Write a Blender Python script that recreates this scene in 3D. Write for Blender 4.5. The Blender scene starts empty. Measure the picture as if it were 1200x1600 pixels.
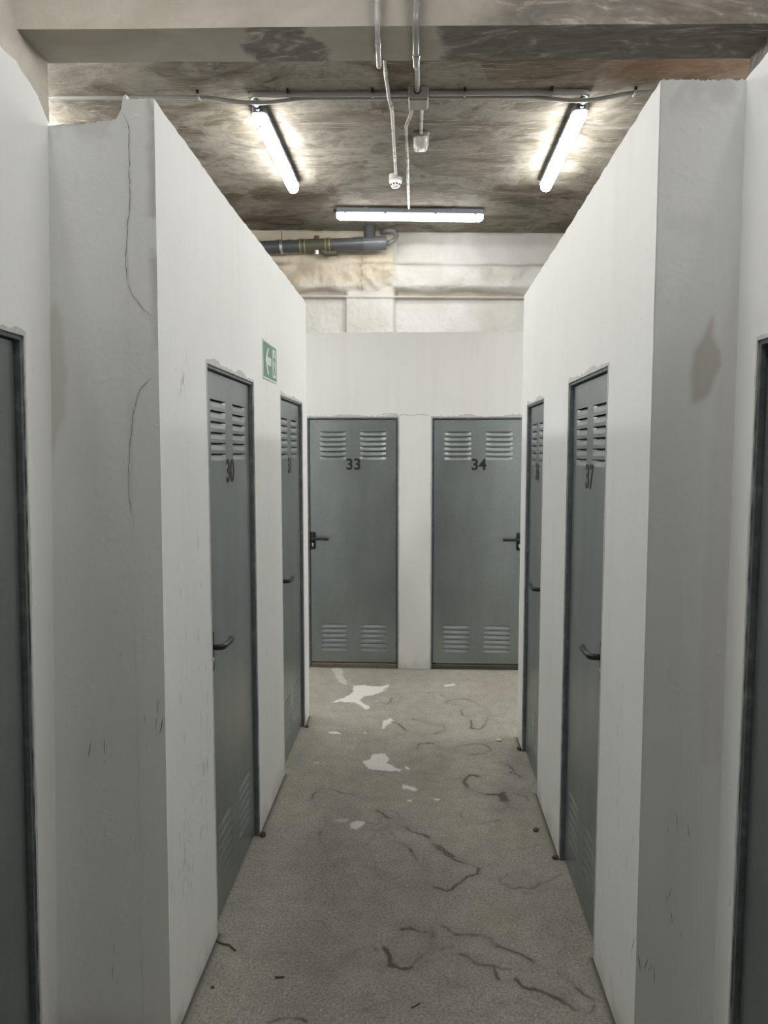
import bpy, bmesh, math, random
import numpy as np
from mathutils import Vector, Matrix

SC = bpy.context.scene
COL = SC.collection
random.seed(7)
RNG = np.random.default_rng(7)

# ------------------------------------------------------------------ camera
cd = bpy.data.cameras.new('camera')
cam = bpy.data.objects.new('camera', cd); COL.objects.link(cam)
cd.sensor_fit = 'VERTICAL'; cd.sensor_height = 24.0; cd.lens = 24.0 * 1130.0 / 1600.0
cd.clip_start = 0.05
cam.location = (0, 0, 1.73)
cam.rotation_euler = (math.radians(90 - 4.755), 0, math.radians(2.777))
SC.camera = cam

# ------------------------------------------------------------------ world, exposure
w = bpy.data.worlds.new('world'); SC.world = w; w.use_nodes = True
w.node_tree.nodes['Background'].inputs[0].default_value = (.9, .95, 1, 1)
w.node_tree.nodes['Background'].inputs[1].default_value = 0.0     # a closed basement: no sky
LAMP, FAR_SIDE, DIMMED, FILL_PAIR, FILL_FRONT = 54.0, 92.0, 12.0, 40.0, 22.0     # strength of the diffusers: ordinary, far side raised, rear dimmed, added fill lamps
SC.view_settings.view_transform = 'Standard'
SC.view_settings.look = 'None'
SC.view_settings.gamma = 1.0
SC.view_settings.use_curve_mapping = False
SC.view_settings.exposure = 0.6

# ------------------------------------------------------------------ helpers
def put(name, me, mat=None, parent=None, loc=None, rot=None):
    if mat is not None:
        for m in (mat if isinstance(mat, (list, tuple)) else [mat]): me.materials.append(m)
    o = bpy.data.objects.new(name, me); COL.objects.link(o)
    if parent is not None: o.parent = parent
    if loc: o.location = loc
    if rot: o.rotation_euler = rot
    return o
def obj(name, bm, mat=None, parent=None, loc=None, rot=None, smooth=False):
    bmesh.ops.recalc_face_normals(bm, faces=bm.faces[:])
    me = bpy.data.meshes.new(name); bm.to_mesh(me); bm.free()
    if smooth:
        for p in me.polygons: p.use_smooth = True
        me.set_sharp_from_angle(angle=math.radians(40))
    return put(name, me, mat, parent, loc, rot)
def empty(name, loc=(0, 0, 0), rot=(0, 0, 0)):
    o = bpy.data.objects.new(name, None); COL.objects.link(o)
    o.location = loc; o.rotation_euler = rot; o.empty_display_size = .05
    return o
def tag(o, label=None, cat=None, group=None, kind=None):
    if label: o['label'] = label
    if cat: o['category'] = cat
    if group: o['group'] = group
    if kind: o['kind'] = kind
    return o
def struct(o, label): return tag(o, label, None, None, 'structure')
def copy_tree(o, parent=None):
    c = o.copy(); COL.objects.link(c)
    if parent is not None: c.parent = parent
    for ch in list(o.children): copy_tree(ch, c)
    return c
def box(bm, x0, x1, y0, y1, z0, z1, bev=0):
    r = bmesh.ops.create_cube(bm, size=1)
    for v in r['verts']:
        v.co = ((x0+x1)/2 + v.co.x*(x1-x0), (y0+y1)/2 + v.co.y*(y1-y0), (z0+z1)/2 + v.co.z*(z1-z0))
    if bev:
        es = list({e for v in r['verts'] for e in v.link_edges})
        bmesh.ops.bevel(bm, geom=es, offset=bev, segments=2, affect='EDGES', profile=.5)
def fillet(pts, rad, n=6):
    pts = [Vector(p) for p in pts]; out = [pts[0]]
    for a, b, c in zip(pts, pts[1:], pts[2:]):
        u = (a-b); v = (c-b); r = min(rad, u.length*.45, v.length*.45)
        p0 = b+u.normalized()*r; p1 = b+v.normalized()*r
        for i in range(n+1):
            t = i/n; out.append(p0*(1-t)**2 + b*2*t*(1-t) + p1*t*t)
    out.append(pts[-1]); return out
def tube(bm, pts, r, seg=12, cap=True, flat=1.0):
    pts = [Vector(p) for p in pts]; n = len(pts)
    rs = r if isinstance(r, (list, tuple)) else [r]*n
    tan = [(pts[min(i+1, n-1)]-pts[max(i-1, 0)]).normalized() for i in range(n)]
    up = Vector((0, 0, 1)) if abs(tan[0].z) < .9 else Vector((0, 1, 0))
    nor = (up - tan[0]*up.dot(tan[0])).normalized(); rings = []
    for i in range(n):
        nor = (nor - tan[i]*nor.dot(tan[i])).normalized(); bi = tan[i].cross(nor)
        rings.append([bm.verts.new(pts[i] + (nor*math.cos(a)*flat + bi*math.sin(a))*rs[i]) for a in [2*math.pi*k/seg for k in range(seg)]])
    for A, B in zip(rings, rings[1:]):
        for k in range(seg): bm.faces.new((A[k], A[(k+1) % seg], B[(k+1) % seg], B[k]))
    if cap: bm.faces.new(rings[0][::-1]); bm.faces.new(rings[-1])
def prism(bm, poly, fmap, d0, d1):
    """closed 2-D polygon (u, z) extruded from depth d0 to d1; fmap(u, d, z) -> world"""
    A = [bm.verts.new(fmap(u, d0, z)) for u, z in poly]; B = [bm.verts.new(fmap(u, d1, z)) for u, z in poly]
    bm.faces.new(A); bm.faces.new(B[::-1]); n = len(poly)
    for i in range(n): bm.faces.new((A[i], B[i], B[(i+1) % n], A[(i+1) % n]))
def rough_line(p, q, step, amp, rnd):
    """points from p to q (q left out), the inner ones jittered sideways"""
    L = math.hypot(q[0]-p[0], q[1]-p[1]); n = max(1, int(L/step)); nx, nz = -(q[1]-p[1])/L, (q[0]-p[0])/L
    out = [p]
    for i in range(1, n):
        t = (i+rnd.uniform(-.3, .3))/n; a = rnd.uniform(-amp, amp)
        out.append((p[0]+(q[0]-p[0])*t+nx*a, p[1]+(q[1]-p[1])*t+nz*a))
    return out
def grid(name, us, vs, fmap, mat, attr=None, parent=None, smooth=True):
    us = np.asarray(us); vs = np.asarray(vs); U, V = np.meshgrid(us, vs); P = fmap(U, V)
    nu, nv = len(us), len(vs); co = np.stack([p*np.ones_like(U) for p in P], -1).reshape(-1, 3).astype(np.float32)
    i = (np.arange(nv-1)[:, None]*nu + np.arange(nu-1)[None, :]).ravel()
    f = np.stack([i, i+1, i+1+nu, i+nu], -1).astype(np.int32)
    me = bpy.data.meshes.new(name)
    me.vertices.add(len(co)); me.vertices.foreach_set('co', co.ravel())
    me.loops.add(f.size); me.loops.foreach_set('vertex_index', f.ravel())
    me.polygons.add(len(f)); me.polygons.foreach_set('loop_start', np.arange(0, f.size, 4, dtype=np.int32))
    me.update(calc_edges=True); me.validate()
    if smooth: me.polygons.foreach_set('use_smooth', np.ones(len(f), dtype=bool))
    for k, a in (attr or {}).items():
        at = me.attributes.new(k, 'FLOAT', 'POINT'); at.data.foreach_set('value', a.astype(np.float32).ravel())
    return put(name, me, mat, parent)
def noise2(U, V, sc, seed):
    """cheap smooth value noise"""
    r = np.random.default_rng(seed); T = r.random((64, 64)); x = U*sc+31.7; y = V*sc+17.3
    xi = np.floor(x).astype(int); yi = np.floor(y).astype(int); fx = x-xi; fy = y-yi
    fx = fx*fx*(3-2*fx); fy = fy*fy*(3-2*fy); g = lambda a, b: T[a % 64, b % 64]
    return (g(xi, yi)*(1-fx)+g(xi+1, yi)*fx)*(1-fy)+(g(xi, yi+1)*(1-fx)+g(xi+1, yi+1)*fx)*fy
def fbm(U, V, sc, seed, o=4):
    s = 0; a = 1; t = 0
    for k in range(o): s = s+a*noise2(U, V, sc*2**k, seed+k); t += a; a *= .5
    return s/t
def dist_poly(U, V, pts, closed=False):
    d = np.full(U.shape, 9.0); seg = list(zip(pts, pts[1:]+(pts[:1] if closed else [])))
    if not closed: seg = seg[:len(pts)-1]
    for (ax, ay), (bx, by) in seg:
        dx, dy = bx-ax, by-ay; t = np.clip(((U-ax)*dx+(V-ay)*dy)/(dx*dx+dy*dy+1e-12), 0, 1)
        d = np.minimum(d, np.hypot(U-ax-t*dx, V-ay-t*dy))
    return d
def inside(U, V, pts):
    c = np.zeros(U.shape, bool)
    for (ax, ay), (bx, by) in zip(pts, pts[1:]+pts[:1]):
        c ^= ((ay > V) != (by > V)) & (U < (bx-ax)*(V-ay)/(by-ay+1e-12)+ax)
    return c
def sstep(a, b, x):
    t = np.clip((x-a)/(b-a), 0, 1); return t*t*(3-2*t)

# ------------------------------------------------------------------ materials
class NT:
    def __init__(s, name):
        s.m = bpy.data.materials.new(name); s.m.use_nodes = True; s.t = s.m.node_tree
        s.b = s.t.nodes['Principled BSDF']; s.tc = None
    def n(s, typ, **k):
        nd = s.t.nodes.new(typ)
        for a, v in k.items(): setattr(nd, a, v)
        return nd
    def set(s, i, v):
        if isinstance(v, bpy.types.NodeSocket): s.t.links.new(v, i)
        elif isinstance(v, (tuple, list)) and len(v) == 3 and i.type == 'RGBA': i.default_value = (*v, 1)
        else: i.default_value = v
    def co(s, scale=(1, 1, 1), rot=(0, 0, 0)):
        if not s.tc: s.tc = s.n('ShaderNodeTexCoord')
        mp = s.n('ShaderNodeMapping'); s.t.links.new(s.tc.outputs['Object'], mp.inputs[0])
        mp.inputs['Scale'].default_value = scale; mp.inputs['Rotation'].default_value = rot
        return mp.outputs[0]
    def noise(s, scale, detail=4, rough=.55, co=None, dist=0):
        nd = s.n('ShaderNodeTexNoise'); s.set(nd.inputs['Vector'], co or s.co())
        nd.inputs['Scale'].default_value = scale; nd.inputs['Detail'].default_value = detail
        nd.inputs['Roughness'].default_value = rough; nd.inputs['Distortion'].default_value = dist
        return nd.outputs[0]
    def ramp(s, fac, stops):
        r = s.n('ShaderNodeValToRGB'); s.set(r.inputs[0], fac); e = r.color_ramp.elements
        while len(e) < len(stops): e.new(.5)
        for el, (p, c) in zip(e, stops): el.position = p; el.color = (*c, 1) if isinstance(c, (tuple, list)) else (c, c, c, 1)
        return r.outputs[0]
    def mix(s, fac, a, b, mode='MIX'):
        m = s.n('ShaderNodeMix', data_type='RGBA', blend_type=mode)
        s.set(m.inputs[0], fac); s.set(m.inputs[6], a); s.set(m.inputs[7], b); return m.outputs[2]
    def math(s, op, a, b=0.0, clamp=False):
        m = s.n('ShaderNodeMath', operation=op, use_clamp=clamp); s.set(m.inputs[0], a); s.set(m.inputs[1], b); return m.outputs[0]
    def attr(s, name):
        a = s.n('ShaderNodeAttribute', attribute_name=name); return a.outputs['Fac']
    def xyz(s):
        sp = s.n('ShaderNodeSeparateXYZ'); s.set(sp.inputs[0], s.co()); return sp.outputs
    def rng(s, v, a, b, c=0.0, d=1.0):
        m = s.n('ShaderNodeMapRange', interpolation_type='SMOOTHSTEP'); s.set(m.inputs[0], v)
        for i, q in enumerate((a, b, c, d)): m.inputs[i+1].default_value = q
        return m.outputs[0]
    def bump(s, h, strength, dist, prev=None):
        b = s.n('ShaderNodeBump'); b.inputs['Strength'].default_value = strength; b.inputs['Distance'].default_value = dist
        s.set(b.inputs['Height'], h)
        if prev is not None: s.t.links.new(prev, b.inputs['Normal'])
        return b.outputs[0]
    def done(s, col=None, rough=None, metal=None, normal=None, spec=None):
        if col is not None: s.set(s.b.inputs['Base Color'], col)
        if rough is not None: s.set(s.b.inputs['Roughness'], rough)
        if metal is not None: s.set(s.b.inputs['Metallic'], metal)
        if normal is not None: s.set(s.b.inputs['Normal'], normal)
        if spec is not None: s.b.inputs['Specular IOR Level'].default_value = spec
        return s.m
def plain(name, col, rough=.5, metal=0.0, var=.12, sc=14):
    t = NT(name); f = t.noise(sc, 4)
    c = t.mix(f, tuple(x*(1-var) for x in col), tuple(min(1, x*(1+var)) for x in col))
    return t.done(c, t.rng(f, .2, .8, rough*.9, min(1, rough*1.1)), metal)

def mat_wall(name, base, cream=0.0):
    t = NT(name); z = t.xyz()[2]
    c = t.mix(t.rng(t.noise(1.3, 5), .3, .75), tuple(x*.95 for x in base), base)
    c = t.mix(t.rng(t.noise(2.2, 4, co=t.co((5, 5, .45))), .48, .8, 0, .16), c, (.66, .64, .59))     # faint runs down the paint
    # scuffs, short and steep, in the lower half
    sc = t.rng(t.noise(30, 2, .5, co=t.co((2.2, 2.2, .35))), .715, .76)
    sc = t.math('MULTIPLY', sc, t.rng(t.noise(2.0, 2), .5, .66)); sc = t.math('MULTIPLY', sc, t.rng(z, 1.75, .5, 0, .55))
    c = t.mix(sc, c, (.22, .21, .20))
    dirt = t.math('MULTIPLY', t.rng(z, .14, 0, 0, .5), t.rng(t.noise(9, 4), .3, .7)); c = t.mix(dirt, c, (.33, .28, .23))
    st = t.attr('stain'); c = t.mix(t.math('MULTIPLY', st, .8), c, (.42, .35, .27))
    g = t.attr('grime'); c = t.mix(t.math('MULTIPLY', g, .7), c, (.40, .39, .37))
    n = t.bump(t.noise(60, 3, .6), .22, .003); n = t.bump(t.noise(5, 3), .15, .010, n)
    n = t.bump(t.rng(t.noise(34, 1), .72, .8), .25, .002, n)
    return t.done(c, .62, 0.0, n, .35)
M = {}
M['wall'] = mat_wall('white_wall_paint', (.84, .845, .832))
def mat_concrete():
    t = NT('trowelled_concrete'); X, Y, Z = t.xyz()
    st = t.noise(1.9, 9, .68, co=t.co((.85, 1.9, 1.0), (0, 0, .4)), dist=1.1)
    c = t.ramp(st, [(.27, (.062, .049, .034)), (.41, (.128, .110, .083)), (.54, (.195, .175, .140)), (.68, (.285, .260, .220))])
    big = t.rng(t.noise(.9, 3, .5, dist=.6), .38, .62); c = t.mix(big, c, t.mix(1.0, c, (.80, .76, .68), 'MULTIPLY'))
    sw = t.rng(t.noise(2.6, 8, .72, co=t.co((1.0, 4.5, 1.0), (0, 0, -.55)), dist=2.2), .57, .68, 0, .55); c = t.mix(sw, c, (.40, .375, .33))
    ln = t.rng(t.noise(7, 3, .5, co=t.co((.5, 9, 1), (0, 0, .3)), dist=1.0), .66, .70, 0, .6); c = t.mix(ln, c, (.48, .45, .40))
    l2 = t.rng(t.noise(5, 4, .6, co=t.co((.35, 12, 1), (0, 0, -.7)), dist=1.6), .62, .66, 0, .75); c = t.mix(l2, c, (.46, .43, .385))
    pt = t.math('MULTIPLY', t.rng(t.noise(1.3, 4, .6, dist=1.2), .50, .56), t.rng(t.noise(16, 5, .7), .25, .6, .1, .55)); c = t.mix(pt, c, (.33, .31, .27))
    dk = t.rng(t.noise(3.3, 6, .65, dist=.8), .60, .70, 0, .6); c = t.mix(dk, c, (.055, .045, .032))
    orange_brown = t.math('MULTIPLY', t.rng(X, .55, 1.6), t.rng(Y, 5.3, 4.9)); orange_brown = t.math('MULTIPLY', orange_brown, t.rng(t.noise(2.5, 4), .15, .55, .35, .75))
    c = t.mix(orange_brown, c, (.22, .11, .055))  # orange-brown tint, growing towards the right before the conduits
    h = t.noise(2.4, 10, .7, co=t.co((.85, 2.0, 1.0), (0, 0, .4)), dist=1.5)
    n = t.bump(h, .55, .05); n = t.bump(t.noise(26, 5, .65), .4, .008, n)
    return t.done(c, .72, 0.0, n, .3)
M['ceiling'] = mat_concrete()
def mat_beam():
    t = NT('limewashed_concrete'); X, Y, Z = t.xyz()
    cream = t.ramp(t.noise(2.4, 6, .6, dist=.5), [(.3, (.30, .272, .225)), (.55, (.37, .345, .298)), (.75, (.42, .40, .36))])
    dark = t.ramp(t.noise(3.0, 8, .68, co=t.co((1, 3, 3), (0, 0, .25)), dist=2.0), [(.36, (.075, .067, .055)), (.54, (.145, .133, .112)), (.61, (.27, .25, .215)), (.68, (.46, .435, .39))])
    soff = t.ramp(t.noise(2.0, 6, .6, dist=.8), [(.3, (.30, .275, .235)), (.7, (.41, .38, .33))])
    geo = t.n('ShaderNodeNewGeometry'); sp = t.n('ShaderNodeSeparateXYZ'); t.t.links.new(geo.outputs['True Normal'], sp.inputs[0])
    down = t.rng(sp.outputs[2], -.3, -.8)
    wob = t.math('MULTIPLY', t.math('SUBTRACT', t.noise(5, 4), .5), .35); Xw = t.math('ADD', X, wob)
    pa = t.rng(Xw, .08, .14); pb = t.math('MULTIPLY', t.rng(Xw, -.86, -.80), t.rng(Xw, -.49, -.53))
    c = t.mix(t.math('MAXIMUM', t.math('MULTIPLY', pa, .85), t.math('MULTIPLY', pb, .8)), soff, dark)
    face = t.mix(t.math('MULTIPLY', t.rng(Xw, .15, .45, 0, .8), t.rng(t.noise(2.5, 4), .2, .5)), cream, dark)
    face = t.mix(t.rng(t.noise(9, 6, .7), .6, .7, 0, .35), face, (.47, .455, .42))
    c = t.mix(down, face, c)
    n = t.bump(t.noise(4, 8, .65), .5, .025); n = t.bump(t.noise(40, 4, .6), .3, .005, n)
    return t.done(c, .75, 0.0, n, .3)
M['beam'] = mat_beam()
def mat_floor():
    t = NT('worn_concrete_floor')
    fine = t.noise(105, 5, .78); mid = t.noise(11, 6, .62)
    c = t.ramp(t.noise(1.5, 5, .6), [(.3, (.345, .328, .280)), (.55, (.394, .377, .325)), (.75, (.452, .432, .376))])
    c = t.mix(t.rng(mid, .3, .7), t.mix(1.0, c, (.84, .84, .83), 'MULTIPLY'), c)
    c = t.mix(t.rng(fine, .3, .7), t.mix(1.0, c, (.58, .58, .57), 'MULTIPLY'), t.mix(1.0, c, (1.27, 1.27, 1.25), 'MULTIPLY'))
    warm = t.rng(t.noise(1.1, 2), .55, .72, 0, .35); c = t.mix(warm, c, (.34, .285, .235))
    c = t.mix(t.rng(t.noise(300, 1), .73, .78, 0, .5), c, (.60, .58, .54))
    s = t.attr('stain'); c = t.mix(t.math('MULTIPLY', s, .75, True), c, (.10, .092, .078))
    p = t.attr('paint'); pm = t.math('MULTIPLY', p, t.rng(t.noise(70, 4, .7), .25, .55, .55, 1.0), True); c = t.mix(pm, c, (.70, .685, .64))
    n = t.bump(fine, .6, .006); n = t.bump(mid, .35, .01, n); n = t.bump(t.math('SUBTRACT', p, t.math('MULTIPLY', s, .6)), .4, .003, n)
    return t.done(c, t.mix(s, (.72, .72, .72), (.6, .6, .6)), 0.0, n, .3)
M['floor'] = mat_floor()
def mat_back():
    t = NT('old_whitewash'); X, Y, Z = t.xyz()
    c = t.ramp(t.noise(2.2, 6, .6, dist=.4), [(.3, (.52, .505, .46)), (.6, (.62, .615, .59))])
    c = t.mix(t.math('MULTIPLY', t.rng(X, -.25, -.35), t.rng(Z, 3.5, 3.7, 0, .75)), c, (.56, .48, .35))
    s = t.attr('stain'); c = t.mix(t.math('MULTIPLY', s, t.rng(t.noise(7, 6, .7), .2, .6, .6, 1.0)), c, (.25, .19, .12))
    n = t.bump(t.noise(14, 6, .65), .6, .02); n = t.bump(t.noise(60, 4, .6), .4, .006, n)
    return t.done(c, .75, 0.0, n, .3)
M['back'] = mat_back()
def mat_door():
    t = NT('galvanised_door_steel')
    c = t.ramp(t.noise(1.6, 4, .55, co=t.co((1.4, 1.4, .5))), [(.3, (.27, .305, .305)), (.7, (.385, .42, .418))])
    c = t.mix(t.rng(t.noise(5, 2, .5, co=t.co((1.6, 1.6, .5))), .4, .8, 0, .15), c, (.46, .48, .475))
    c = t.mix(t.rng(t.noise(70, 2), .3, .7, 0, .12), c, (.15, .165, .17))
    r = t.rng(t.noise(2.5, 3), .3, .7, .34, .42)
    n = t.bump(t.noise(1.6, 2), .10, .02)
    return t.done(c, r, .85, n)
M['door'] = mat_door()
def mat_frame():
    t = NT('galvanised_frame_steel')
    c = t.ramp(t.noise(22, 6, .7), [(.3, (.105, .118, .126)), (.55, (.165, .18, .19)), (.75, (.29, .305, .315))])
    return t.done(c, .5, .2, t.bump(t.noise(30, 4), .2, .003))
M['frame'] = mat_frame()
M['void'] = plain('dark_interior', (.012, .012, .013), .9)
M['black'] = plain('black_nylon', (.012, .012, .013), .32, 0, .2, 60)
M['vinyl'] = plain('black_vinyl', (.016, .016, .018), .55)
M['chrome'] = plain('nickel', (.62, .61, .58), .28, .9)
M['pvc'] = plain('grey_pvc', (.235, .228, .215), .3, 0, .12, 9)
M['pvc_light'] = plain('pale_grey_pvc', (.40, .39, .37), .28, 0, .08, 9)
M['box'] = plain('grey_box_plastic', (.30, .292, .28), .42)
M['housing'] = plain('lamp_housing_plastic', (.16, .17, .19), .45)
M['clear'] = plain('whitish_plastic', (.80, .80, .77), .25, 0, .04)
M['drain'] = plain('dark_grey_drain_pvc', (.060, .063, .067), .35, 0, .35, 8)
M['olive'] = plain('olive_rubber_sleeve', (.075, .075, .048), .5, 0, .25, 12)
M['hose'] = plain('weathered_flexible_hose', (.17, .175, .175), .55, 0, .5, 25)
M['mortar'] = plain('grey_mortar', (.56, .56, .55), .85, 0, .3, 45)
M['crack'] = plain('hairline_crack', (.33, .32, .30), .9)
M['scuff'] = plain('scuff_mark', (.14, .13, .12), .8)
M['green'] = plain('sign_green', (.115, .245, .165), .4, 0, .2, 20)
M['cream'] = plain('sign_white', (.66, .72, .66), .45, 0, .05)
M['dead'] = plain('dry_twig', (.10, .075, .05), .8)
M['chip'] = plain('plaster_chip', (.62, .55, .40), .8)
def mat_lamp(name, power):
    t = NT(name); e = t.b.inputs
    t.set(e['Base Color'], (.8, .8, .78)); t.set(e['Roughness'], .4)
    t.set(e['Emission Color'], (1.0, .998, .978)); e['Emission Strength'].default_value = power
    return t.m
M['lit'] = mat_lamp('lit_diffuser', LAMP)
M['dimmed'] = mat_lamp('lit_diffuser_dimmed', DIMMED)  # crosswise lamp turned down so the rear wall does not burn out
M['lobby'] = mat_lamp('lit_fill_pair_diffuser', FILL_PAIR)
M['front'] = mat_lamp('lit_front_fill_diffuser', FILL_FRONT)
M['far_side'] = mat_lamp('lit_far_side_diffuser', FAR_SIDE)  # unseen far-side lamps, strength raised for fill light

# ------------------------------------------------------------------ the shell
XL, XR = -.715, .603                 # corridor faces of the left and right blocks
YLF = lambda z: 1.938+.021*z         # their faces towards the camera lean a little
YRF = lambda z: 1.915+.008*z
XAL = lambda z: -1.052+.017*z        # walls of the wider lobby in front
XAR = .815
YE, ZC = 5.668, 4.2
REC = .018

CRACKS = [
  (1, 0.01, [(-0.153, 4.518), (-0.069, 4.373), (0.027, 4.324), (0.121, 4.329), (0.179, 4.405), (0.157, 4.468), (0.06, 4.52), (-0.039, 4.578)]),
  (1, 0.012, [(0.188, 4.892), (0.263, 4.974), (0.352, 4.968), (0.432, 4.853), (0.476, 4.686), (0.445, 4.525), (0.379, 4.415), (0.326, 4.455), (0.341, 4.565)]),
  (1, 0.01, [(0.347, 4.642), (0.297, 4.654), (0.277, 4.747), (0.324, 4.813), (0.258, 4.87), (0.197, 4.878)]),
  (0.8, 0.011, [(-0.019, 4.084), (0.011, 4.178), (0.087, 4.193), (0.16, 4.1), (0.253, 4.164), (0.33, 4.186), (0.403, 4.16), (0.427, 4.106), (0.393, 4.05), (0.29, 4.052)]),
  (1.3, 0.016, [(0.339, 3.767), (0.285, 3.771), (0.242, 3.687), (0.26, 3.601), (0.335, 3.568), (0.411, 3.553), (0.434, 3.526)]),
  (1.5, 0.028, [(0.432, 3.567), (0.432, 3.513), (0.44, 3.422), (0.42, 3.403)]),
  (0.8, 0.01, [(0.439, 3.932), (0.506, 3.902), (0.519, 3.838), (0.494, 3.806), (0.557, 3.762)]),
  (0.7, 0.011, [(0.491, 3.57), (0.539, 3.545), (0.556, 3.492)]),
  (0.8, 0.009, [(-0.496, 3.428), (-0.538, 3.453), (-0.535, 3.52), (-0.505, 3.584), (-0.451, 3.581), (-0.381, 3.542), (-0.3, 3.518)]),
  (1, 0.012, [(-0.187, 3.353), (-0.122, 3.271), (-0.049, 3.194), (0.021, 3.153), (0.067, 3.09), (0.132, 3.021), (0.163, 2.982)]),
  (0.9, 0.011, [(-0.093, 3.093), (-0.047, 3.053), (-0.018, 3.003)]),
  (0.6, 0.009, [(-0.242, 3.254), (-0.179, 3.199), (-0.158, 3.133)]),
  (0.5, 0.01, [(-0.445, 3.152), (-0.417, 3.025), (-0.368, 2.996)]),
  (0.6, 0.011, [(0.194, 3.347), (0.226, 3.276), (0.285, 3.268), (0.382, 3.284)]),
  (0.8, 0.009, [(-0.326, 4.893), (-0.273, 4.896), (-0.217, 4.847), (-0.184, 4.9), (-0.196, 4.963)]),
  (0.6, 0.01, [(0.076, 5.084), (0.141, 5.104), (0.193, 5.013)]),
  (1, 0.011, [(-0.055, 3.204), (0.037, 3.145), (0.068, 3.071), (0.129, 3.001), (0.188, 2.935), (0.247, 2.911), (0.235, 2.858), (0.179, 2.792), (0.112, 2.741), (0.062, 2.762)]),
  (0.7, 0.01, [(0.331, 2.787), (0.329, 2.837), (0.392, 2.865), (0.473, 2.864), (0.498, 2.795), (0.437, 2.773), (0.365, 2.77), (0.331, 2.787)]),
  (0.6, 0.009, [(0.498, 2.795), (0.6, 2.876)]),
  (1, 0.012, [(-0.347, 2.275), (-0.275, 2.278), (-0.243, 2.332), (-0.198, 2.389), (-0.161, 2.409), (-0.141, 2.382)]),
  (1.2, 0.014, [(-0.109, 2.384), (-0.093, 2.313), (-0.032, 2.307), (0.017, 2.354), (0.043, 2.41), (0.05, 2.487), (-0.009, 2.504), (-0.062, 2.502)]),
  (1, 0.013, [(0.084, 2.509), (0.161, 2.473), (0.239, 2.477), (0.285, 2.431), (0.344, 2.397), (0.39, 2.372), (0.425, 2.321)]),
  (1, 0.012, [(0.155, 2.378), (0.201, 2.327), (0.261, 2.321), (0.273, 2.263)]),
  (0.9, 0.013, [(0.261, 2.321), (0.32, 2.307)]),
  (1.2, 0.013, [(0.321, 2.265), (0.334, 2.233), (0.4, 2.205), (0.452, 2.177)]),
  (0.8, 0.012, [(0.452, 2.177), (0.478, 2.141), (0.531, 2.129), (0.544, 2.159)]),
  (1, 0.011, [(0.475, 2.298), (0.514, 2.258), (0.549, 2.181)]),
  (1.1, 0.014, [(-0.448, 2.052), (-0.406, 2.064), (-0.337, 2.051)]),
  (0.5, 0.01, [(-0.472, 2.348), (-0.394, 2.334), (-0.32, 2.346)]),
  (0.6, 0.009, [(-0.093, 3.093), (-0.028, 3.022), (0.049, 2.849)]),
  (0.7, 0.01, [(0.043, 2.448), (0.081, 2.402), (0.132, 2.424)]),
]

PAINT = [
  (1, [(-0.617, 4.853), (-0.514, 4.979), (-0.477, 5.074), (-0.482, 5.229), (-0.388, 5.251), (-0.291, 5.215), (-0.207, 5.26), (-0.265, 5.084), (-0.326, 5.026), (-0.388, 4.996), (-0.398, 4.89), (-0.327, 4.767), (-0.35, 4.732), (-0.429, 4.837), (-0.54, 4.883)]),
  (1, [(-0.237, 4.537), (-0.189, 4.584), (-0.154, 4.541), (-0.201, 4.472), (-0.213, 4.395), (-0.225, 4.407)]),
  (1, [(-0.556, 4.328), (-0.505, 4.339), (-0.48, 4.308), (-0.53, 4.289)]),
  (1, [(-0.384, 4.328), (-0.314, 4.34), (-0.32, 4.319)]),
  (1, [(-0.313, 3.929), (-0.265, 3.959), (-0.254, 4.019), (-0.188, 4.029), (-0.155, 3.937), (-0.164, 3.903), (-0.13, 3.855), (-0.085, 3.825), (-0.094, 3.793), (-0.136, 3.8), (-0.199, 3.81), (-0.276, 3.816), (-0.301, 3.863)]),
  (1, [(-0.077, 3.874), (-0.06, 3.875), (-0.045, 3.827), (-0.059, 3.81)]),
  (1, [(-0.094, 3.65), (-0.056, 3.643), (0.004, 3.589), (-0.029, 3.573), (-0.082, 3.599)]),
  (1, [(-0.054, 3.476), (-0.022, 3.486), (-0.028, 3.443)]),
  (1, [(0.062, 3.506), (0.113, 3.497), (0.093, 3.48)]),
  (1, [(-0.322, 3.238), (-0.291, 3.263), (-0.242, 3.254), (-0.24, 3.226), (-0.284, 3.182), (-0.312, 3.204)]),
  (1, [(0.192, 5.268), (0.27, 5.313), (0.268, 5.265), (0.201, 5.238)]),
  (.45, [(-0.696, 5.653), (-0.624, 5.656), (-0.569, 5.427), (-0.522, 5.245), (-0.605, 5.301)]),
  (.45, [(-0.399, 3.258), (-0.366, 3.284), (-0.328, 3.273), (-0.338, 3.249)]),
  (.45, [(-0.59, 3.889), (-0.549, 3.904), (-0.537, 3.872), (-0.58, 3.87)]),
  (.45, [(-0.328, 4.919), (-0.293, 4.937), (-0.274, 4.906), (-0.309, 4.894)]),
  (.45, [(-0.335, 5.026), (-0.207, 5.26), (-0.229, 5.114)]),
]

fx = np.concatenate([np.arange(-.80, .70, .0045)]); fy = np.arange(1.7, 5.72, .006)
U, V = np.meshgrid(fx, fy)
Uw = U+.020*(fbm(U, V, 16, 3, 5)-.5)*2; Vw = V+.028*(fbm(U, V, 16, 9, 5)-.5)*2
stain = np.zeros(U.shape)
brk = fbm(U, V, 9, 21)
for a, wd, pts in CRACKS:
    d = dist_poly(Uw, Vw, pts); m = np.exp(-(d/(wd*.62))**2)*a*(.35+1.2*sstep(.34, .6, brk))
    m = np.maximum(m, .20*a*np.exp(-(d/(wd*2.6))**2)); stain = np.maximum(stain, m)
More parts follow.
